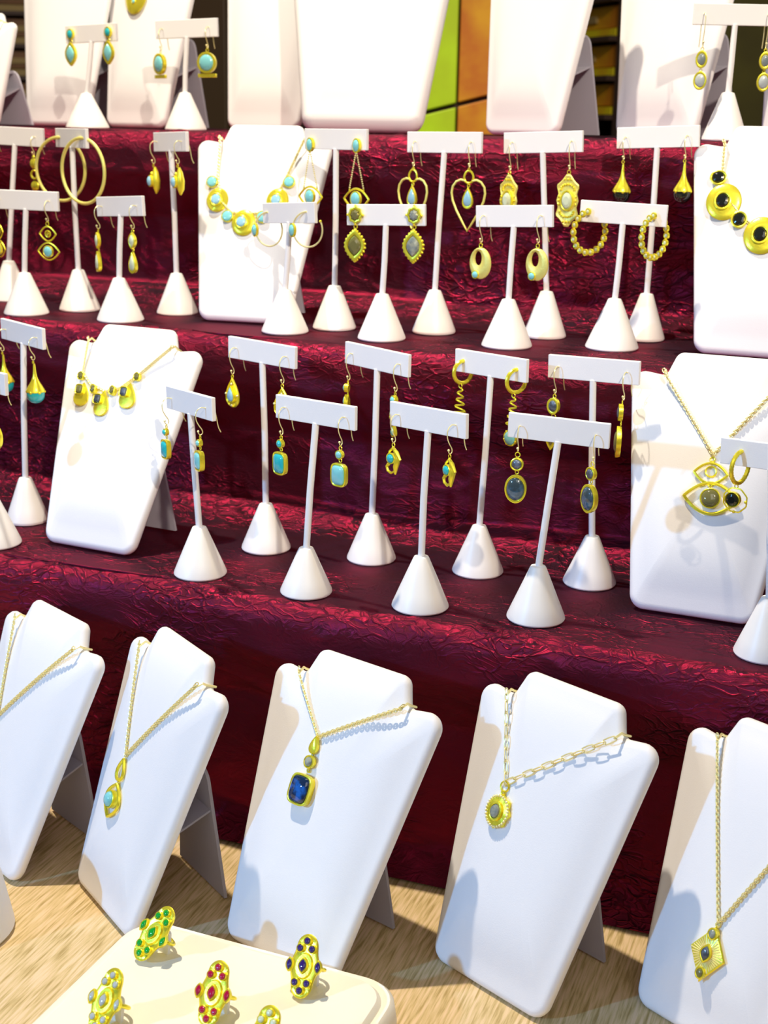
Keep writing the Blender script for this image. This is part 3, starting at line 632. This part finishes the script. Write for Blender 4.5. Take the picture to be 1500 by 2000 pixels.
def add_chain(par, L, s, pts, length=.0042, width=.0030, wire=.00052, singles=False):
    N = (L @ Vector((0, -1, 0))).normalized(); path = chain_path(L, s, pts)
    # wrap over the notch edge to the back
    lk = link_mesh(length, width, wire, seg=12 if singles else 8); pitch = length-wire*3.2
    g = G(); me = None
    for i, (p, T) in enumerate(along(path, pitch)):
        M = place(p, T, N, 0.35 if i % 2 == 0 else 1.35)
        if singles:
            if me is None: me = lk.mesh('chain_link', gold_pale)
            o = bpy.data.objects.new('chain_link', me); COL.objects.link(o); o.parent = par; o.matrix_local = M
        else: g.add(lk.v, lk.f, M)
    if not singles: g.build('chain', gold_pale, par)
def pm(L, s, u, v):
    """millimetre frame lying on the board at (u, v)"""
    return Matrix.Translation(P3(L, s, u, v, .0004)) @ L.to_3x3().to_4x4() @ MM
def neck(key, label, V, lst, pts_l=None, pts_r=None, **kw):
    L, s, b = BM[key]; t = thing('necklace', label, 'necklace', b.location, b.rotation_euler[2], 'gold necklaces on white busts')
    kl = [(-.318, 1.300), (-.306, 1.275)]; kr = [(.306, 1.275), (.318, 1.300)]
    add_chain(t, L, s, kl+(pts_l or [])+[V], **kw); add_chain(t, L, s, [V]+(pts_r or [])+kr, **kw)
    for sg in (-1, 1):
        g = G(); e = L @ Vector((sg*.313*s, -.004, 1.299*s)); f_ = L @ Vector((sg*.312*s, .006, 1.296*s)); a = P3(L, s, sg*.306, 1.275, .0016); g.tube([a, e+(L @ Vector((0, -.004, .001))), e, f_], .0011, 6); g.build('chain_end', gold_pale, t)
    for fn in lst: fn(t, L, s)
    return t
def at(u, v, *a, **k): return lambda t, L, s: cab(t, pm(L, s, u, v), 0, 0, *a, **k)
def jr(u, v, r=1.6, w=.5): return lambda t, L, s: ringlink(t, pm(L, s, u, v), 0, 0, r, w)
def plate(u, v, shape, w, h, d=3, name='plate', m_=None):
    def f(t, L, s):
        ol = outl(shape, w, h, 32); G().rings([zcyl(ol, 0, .95), zcyl(ol, -d*.6, 1), zcyl(ol, -d, .93), zcyl(ol, -d*1.15, .6), zcyl(ol, -d*1.2, .1)], pm(L, s, u, v)).build(name, m_ or gold, t)
    return f
neck('F1', 'fine gold necklace with small aqua drops at the left edge', (-.165, .755), [jr(-.17, .735, 2.6, 1.0), at(-.18, .655, 'round', 9, 9, 'teal', 4, 1, 2), jr(-.18, .62, 1.3), at(-.178, .515, 'oval', 15, 24, 'aqua', 4, 1.6, 2.6)])
neck('F2', 'gold necklace with an aqua bead inside a gold marquise frame', (-.080, .775), [
    lambda t, L, s: frame(t, pm(L, s, -.075, .705), fro('tear', 12, 19, 0, 0, -2), 1.5, 'bail'), jr(-.07, .635, 1.5),
    lambda t, L, s: frame(t, pm(L, s, -.068, .545), fro('marq', 24, 30, 0, 0, -2), 1.5, 'marquise_frame'), at(-.075, .548, 'round', 15, 16, 'aqua', 5, 1.2, 4)])
neck('F3', 'gold rope necklace with a deep blue cushion pendant', (-.075, 1.030), [
    plate(-.075, .992, 'tear', 9, 16, 4, 'bail'), jr(-.073, .945, 1.4), at(-.072, .912, 'round', 10.5, 11, 'lab', 4.5, 1.4, 2), jr(-.071, .872, 1.5, .6),
    at(-.071, .782, 'cushion', 22, 26, 'blue', 6.5, 1.5, 3.4)])
neck('F4', 'gold paperclip necklace with an ornate oval medallion', (-.158, .905), [
    jr(-.158, .888, 4.2, .7), jr(-.155, .858, 1.8, .8), plate(-.148, .775, 'scallop', 23, 27, 4), 
    lambda t, L, s: (lambda g: (([g.ball((10.6*math.sin(a*PI/14), -4.2, 12.4*math.cos(a*PI/14)), 1.2, pm(L, s, -.148, .775), 6) for a in range(28)]), g.build('granule_border', gold_pale, t)))(G()),
    at(-.148, .775, 'oval', 12.5, 16, 'lab', 7, 1.6, 2, facet=True)], length=.0115, width=.0044, wire=.00055, singles=True)
def rays(t, L, s):
    g = G(); M = pm(L, s, -.012, .385)
    for k in range(36):
        a = k*PI/18; q = abs(math.sin(a))/15+abs(math.cos(a))/22; g.tube([(4*math.sin(a), -3.6, 5*math.cos(a)), (math.sin(a)/q*.92, -3.2, math.cos(a)/q*.92)], .55, 5, False, M)
    g.build('rays', gold_pale, t)
neck('F5', 'gold necklace with a rayed rhombus pendant and three grey stones', (-.010, .520), [
    plate(-.012, .385, 'rhomb', 31, 45, 3), rays, at(-.012, .478, 'oval', 8, 9.5, 'lab', 5, 1.2, 1.4), at(-.012, .388, 'marq', 9.5, 15, 'grey', 6, 1.2, 1.4), at(-.012, .298, 'oval', 8, 9.5, 'olive', 5, 1.2, 1.4), jr(-.011, .520, 1.8)])
tearset = [jr(-.29, 1.03, 1.5), at(-.288, 1.045, 'round', 8, 9, 'olive', 4, .9, 1.4, facet=True), at(.136, 1.075, 'round', 8, 9, 'olive', 4, .9, 1.4, facet=True),
    plate(-.250, .930, 'tear', 19, 25), at(-.262, .955, 'cushion', 10, 11, 'olive', 6, 1, 1.5, facet=True), at(-.157, .966, 'oval', 7, 10, 'olive', 5.5, .9, 1.4), plate(-.075, .885, 'tear', 18, 27), at(-.098, .905, 'cushion', 10, 11, 'grey', 6.5, 1, 1.5, facet=True),
    at(-.010, .970, 'oval', 7, 10, 'olive', 5.5, .9, 1.4), plate(.100, .952, 'tear', 20, 27), at(.080, .968, 'cushion', 10, 11, 'grey', 6.5, 1, 1.5, facet=True)]
neck('Ab1', 'gold necklace with five dark stones and gold teardrops', (-.075, .960), tearset, [(-.29, 1.07), (-.20, .995)], [(.03, .99), (.142, 1.09)], length=.0036, width=.0026)
def eyep(u, v, w, h, st, r, wire=1.2):
    def f(t, L, s):
        M = pm(L, s, u, v); frame(t, M, fro('eye', w, h, 0, 0, -2.2), wire, 'eye_frame')
        if st: cab(t, M, 0, 0, 'round', r, r, st, 4.5, 1.2, 3)
        else: ringlink(t, M, 0, 1.5, 4.6, .9, name='iris', y=-2.2)
    return f
neck('Ab2', 'gold necklace with a double eye pendant and olive bead', (.012, .860), [jr(.012, .835, 2.0, .7), eyep(.014, .760, 29, 18, None, 0), jr(.018, .700, 1.6, .7), eyep(.030, .628, 46, 27, 'olive', 18, 1.5)])
disc = lambda u, v, w=26: plate(u, v, 'round', w, w*1.08, 2.6)
neck('Bb1', 'gold necklace of aqua cabochons and gold discs', (-.048, .735), [
    disc(-.268, .835), at(-.275, .835, 'round', 14, 15, 'sky', 4.6, 1.4, 1.6), disc(-.048, .672, 28), at(-.062, .675, 'round', 14, 15, 'sky', 4.6, 1.4, 1.6), disc(.175, .84), at(.168, .84, 'round', 14, 15, 'sky', 4.6, 1.4, 1.6),
    at(-.325, .965, 'round', 13.5, 13.5, 'aqua', 3.6, 1, 1.6), at(-.172, .715, 'round', 14, 14, 'aqua', 4, 1, 1.6), at(.085, .715, 'round', 14, 14, 'aqua', 4, 1, 1.6), at(.243, .975, 'round', 13.5, 13.5, 'aqua', 3.6, 1, 1.6)],
    [(-.29, 1.0), (-.235, .82), (-.15, .745)], [(.06, .745), (.145, .82), (.215, 1.0)], length=.0036, width=.0026)
neck('Bb2', 'gold necklace of black ovals on gold discs', (-.017, .745), [
    disc(-.262, .912, 35), at(-.268, .915, 'oval', 17, 19, 'black', 5.4, 1.8, 1.6, facet=True), disc(-.012, .710, 35), at(-.020, .712, 'oval', 17, 19, 'black', 5.4, 1.8, 1.6, facet=True), disc(.236, .912, 35), at(.228, .915, 'oval', 17, 19, 'black', 5.4, 1.8, 1.6, facet=True),
    at(-.313, 1.060, 'oval', 17, 15, 'black', 4.4, 1.6, 1.6, facet=True), at(-.155, .800, 'oval', 16, 17, 'black', 4.4, 1.6, 1.6, facet=True), at(.135, .800, 'oval', 16, 17, 'black', 4.4, 1.6, 1.6, facet=True), at(.29, 1.060, 'oval', 17, 15, 'black', 4.4, 1.6, 1.6, facet=True)],
    [(-.295, 1.07), (-.24, .93), (-.14, .81)], [(.12, .81), (.22, .93), (.28, 1.07)], length=.0036, width=.0026)
neck('C2', 'gold necklace with a big oval gold pendant at the top edge', (-.06, 1.12), [
    plate(-.055, 1.02, 'oval', 41, 58, 4), at(-.12, 1.06, 'round', 6.5, 6.5, 'aqua', 5.6, .8, 1.2), at(.0, 1.06, 'round', 8, 8, 'aqua', 5.6, .8, 1.2), at(-.06, .945, 'round', 7, 7, 'aqua', 5.2, .8, 1.2), at(-.06, 1.12, 'round', 7, 7, 'aqua', 5.2, .8, 1.2)])
neck('C0', 'gold bead necklace on the small bust at the left edge', (-.05, .70), [plate(.18, 1.02, 'oval', 13, 15, 3), plate(.20, .90, 'oval', 12, 13, 3), plate(.12, .78, 'oval', 11, 14, 3), plate(.02, .66, 'tear', 10, 20, 3)], length=.0036, width=.0026)

# ---------------------------------------------------------------- ring tray and rings
tr = thing('ring_tray', 'cream padded ring tray lying on the beige table', 'tray', (-.410, .7275, .75), math.radians(-1.5))
cream = mat('cream_leatherette', (.90, .84, .70), .5); noise_bump(cream, 900, .1, .0005)
def slab(w, d, r, z): return [(x, y, z) for x, y in fillet([(-w/2, -d/2, r), (w/2, -d/2, r), (w/2, d/2, r), (-w/2, d/2, r)], 8)]
g = G(); g.rings([slab(.238, .222, .030, .0005), slab(.242, .226, .032, .010), slab(.238, .222, .031, .026), slab(.232, .216, .029, .029), slab(.224, .208, .027, .0275)]); g.build('rim', cream, tr)
g = G(); g.rings([slab(.222, .206, .026, .024), slab(.220, .204, .026, .029), slab(.214, .198, .024, .0325), slab(.19, .17, .02, .0335)]); g.build('cushion', cream, tr)
ZTOP = .75+.0335
def ring(x, y, stone, label, yaw, tilt, roll, side=None):
    t = thing('ring', label, 'ring', (x, y, ZTOP), 0, 'statement rings on the cream tray')
    # frame: x across the plate, z along its length, -y outward normal
    R = Matrix.Translation((0, 0, .0205)) @ Matrix.Rotation(math.radians(yaw), 4, 'Z') @ Matrix.Rotation(math.radians(-tilt), 4, 'X') @ Matrix.Rotation(math.radians(roll), 4, 'Y') @ MM
    ol = outl('plate', 24, 47, 48)
    G().rings([zcyl(ol, .6, .97), zcyl(ol, -1.2, 1), zcyl(ol, -2.0, .93), zcyl(ol, -1.5, .8), zcyl(ol, -1.5, .1)], R).build('plate', gold, t)
    G().rings([zcyl(outl('oval', 15, 20, 28), -1.2, 1), zcyl(outl('oval', 15, 20, 28), -3.2, .86), zcyl(outl('oval', 15, 20, 28), -3.4, .2)], R).build('center_boss', gold, t)
    for q, (a, b, sh, w, h) in enumerate([(0, 18, 'round', 6.4, 6.4), (-5, 12.4, 'round', 6.4, 6.4), (5, 12.4, 'round', 6.4, 6.4), (0, -18, 'round', 6.4, 6.4), (-5, -12.4, 'round', 6.4, 6.4), (5, -12.4, 'round', 6.4, 6.4), (0, 0, 'marq', 7.4, 12), (-12, 0, 'marq', 6, 11), (12, 0, 'marq', 6, 11)]):
        cab(t, R, a, b, sh, w, h, stone, 3.2 if q != 6 else 4.6, .8, 1.1, y=-.4)
    pts = [(10.5*math.sin(2*PI*k/30), 11+10.5*math.cos(2*PI*k/30), 0) for k in range(30)]
    G().tube(pts, 1.5, 8, True, R).build('band', gold, t)
    # white tongue of the tray holding the ring
    f = R @ Vector((0, 10, 0)); 
    g = G(); q = fillet([(-.0062, 0, 0), (.0062, 0, 0), (.0050, .021, .003), (-.0050, .021, .003)], 4); Q = Matrix.Translation((x+f.x, y+f.y, ZTOP-.0025)) @ Matrix.Rotation(math.radians(yaw), 4, 'Z') @ Matrix.Rotation(math.radians(-12), 4, 'X')
    inv = tr_inv
    g.rings([[(a, -.0015, b) for a, b in q], [(a, .0015, b) for a, b in q]], inv @ Q); g.build('ring_tongue', white, tr, False)
tr_inv = (Matrix.Translation((-.410, .7275, .75)) @ Matrix.Rotation(math.radians(-1.5), 4, 'Z')).inverted()
ring(-.4820, .7900, 'green', 'gold ring with green stones at the back left of the tray', -14, 40, 14)
ring(-.4040, .7410, 'ruby', 'gold ring with ruby red stones in the tray middle', -8, 40, -8)
ring(-.3560, .7960, 'sapphire', 'gold ring with dark blue stones at the back right of the tray', -8, 38, -10)
ring(-.4720, .7040, 'clear', 'gold ring with clear stones at the front left of the tray', -14, 40, -6)
ring(-.3480, .7080, 'pale', 'gold ring with pale green stones cut by the bottom edge', -8, 40, -4)

# white cone-shaped bracelet stand at the left edge of the table
o = thing('bracelet_cone', 'white cone-shaped stand on the table cut by the left edge', 'jewellery stand', (-.680, .800, .75))
G().lathe([(.043, 0), (.046, .004), (.045, .010), (.038, .05), (.033, .07), (.024, .078), (.01, .08)], 40).build('cone', white, o)

# ---------------------------------------------------------------- far background on the hall floor
def mottled(name, c1, c2, scale):
    x = mat(name, c1, .6); n, l, b = nodes(x); t = n.new('ShaderNodeTexNoise'); t.inputs['Scale'].default_value = scale; t.inputs['Detail'].default_value = 4
    c = n.new('ShaderNodeTexCoord'); l.new(c.outputs['Object'], t.inputs['Vector']); r = n.new('ShaderNodeMix'); r.data_type = 'RGBA'; r.inputs[6].default_value = (*c1, 1); r.inputs[7].default_value = (*c2, 1)
    g_ = n.new('ShaderNodeMapRange'); g_.inputs[1].default_value = .4; g_.inputs[2].default_value = .6; l.new(t.outputs['Fac'], g_.inputs[0]); l.new(g_.outputs[0], r.inputs[0]); l.new(r.outputs[2], b.inputs['Base Color']); return x
amber = mottled('amber_print', (.55, .27, .0), (.42, .12, .0), 9); lime = mottled('lime_print', (.42, .72, .0), (.34, .50, .0), 5); yellow = mottled('yellow_card', (.80, .70, .0), (.75, .48, .0), 14)
brown = mat('dark_wood', (.055, .028, .02), .6); tan = mat('tan_card', (.36, .26, .10), .7); plum = mat('plum_panel', (.035, .018, .025), .7); olive_p = mottled('olive_panel', (.13, .12, .01), (.08, .07, .01), 4)
# upright panel of coloured blocks behind the big bust
pn = thing('block_panel', 'upright lime and amber block panel far behind the big bust', 'panel', (-.672, 2.25, 0), math.radians(10))
g = G(); g.box((-.20, .0145, 0), (.07, .03, 1.9)); g.build('back_board', brown, pn, False)
for r_ in range(9):
    z0 = .1+r_*.195; sl = .05
    for x0, x1, m_ in ((-.19, -.052, lime), (-.048, .06, amber)):
        g = G(); g.add([(x0, 0, z0+sl*x0/.2), (x1, 0, z0+sl*x1/.2), (x1, 0, z0+.188+sl*x1/.2), (x0, 0, z0+.188+sl*x0/.2), (x0, .014, z0+sl*x0/.2), (x1, .014, z0+sl*x1/.2), (x1, .014, z0+.188+sl*x1/.2), (x0, .014, z0+.188+sl*x0/.2)], [(0,1,2,3),(7,6,5,4),(0,4,5,1),(1,5,6,2),(2,6,7,3),(3,7,4,0)])
        g.build('block', m_, pn, False, .002)
def rack(x, y, rot, lab, w=.34, n=9, m1=amber, m2=yellow):
    rk = thing('merchandise_rack', lab, 'rack', (x, y, 0), math.radians(rot))
    g = G(); g.box((-w/2-.02, .30, 0), (w/2+.02, .32, 1.95)); g.build('back_board', brown, rk, False)
    for sx in (-w/2-.02, w/2): g = G(); g.box((sx, .02, 0), (sx+.02, .30, 1.95)); g.build('side_board', brown, rk, False)
    for k in range(n):
        z = 1.12+k*.078; g = G(); g.box((-w/2, .0, z), (w/2, .29, z+.010)); g.build('shelf', brown, rk, False)
        if not 4 <= k <= 7: continue
        bx = thing('card_box', ('lowest', 'second lowest', 'third lowest', 'topmost')[k-4]+' card box in view on the '+lab, 'box', (x, y, z+.0102), math.radians(rot), 'card boxes on the '+lab)
        g = G(); g.box((-w/2+.01, .03, .018), (w/2-.01, .27, .062)); g.build('carton', m1, bx, False, .002)
        g = G(); g.box((-w/2+.012, .022, .0), (w/2-.012, .26, .016)); g.build('tray_lip', m2, bx, False, .001)
        g = G(); g.box((-w/2+.03, .024, .030), (w/2-.10, .031, .044)); g.build('label_strip', tan, bx, False)
rack(-.715, 3.0, -48, 'blurred yellow rack between the two right busts', .34, 9, mottled('amber_card', (.75, .42, .0), (.60, .22, .0), 12))
rack(-2.20, 3.0, 30, 'blurred brown rack at the far left', .5, 9, mottled('brown_print', (.20, .09, .03), (.10, .04, .03), 8), tan)
o = thing('dark_cabinet', 'dark cabinet far behind the left busts', 'cabinet', (-1.70, 2.9, 0)); g = G(); g.box((-.22, 0, 0), (.22, .3, 2.0)); g.build('body', mat('olive_brown', (.055, .035, .012), .5), o, False, .004)
for sx in (-1, 1): g = G(); g.box((sx*.11-.10, -.012, .1), (sx*.11+.10, 0, 1.95)); g.build('door', mat('olive_brown_door', (.075, .045, .018), .45), o, False, .003)
o = thing('folding_screen', 'olive and plum folding screen far behind the right edge', 'screen', (-.145, 2.6, 0)); 
for k, (x0, x1, m_) in enumerate(((-.22, -.03, olive_p), (-.02, .20, plum))):
    g = G(); g.box((x0, 0, 0), (x1, .02, 2.0), Matrix.Rotation(math.radians(8 if k else -8), 4, 'Z')); g.build('panel', m_, o, False, .003)
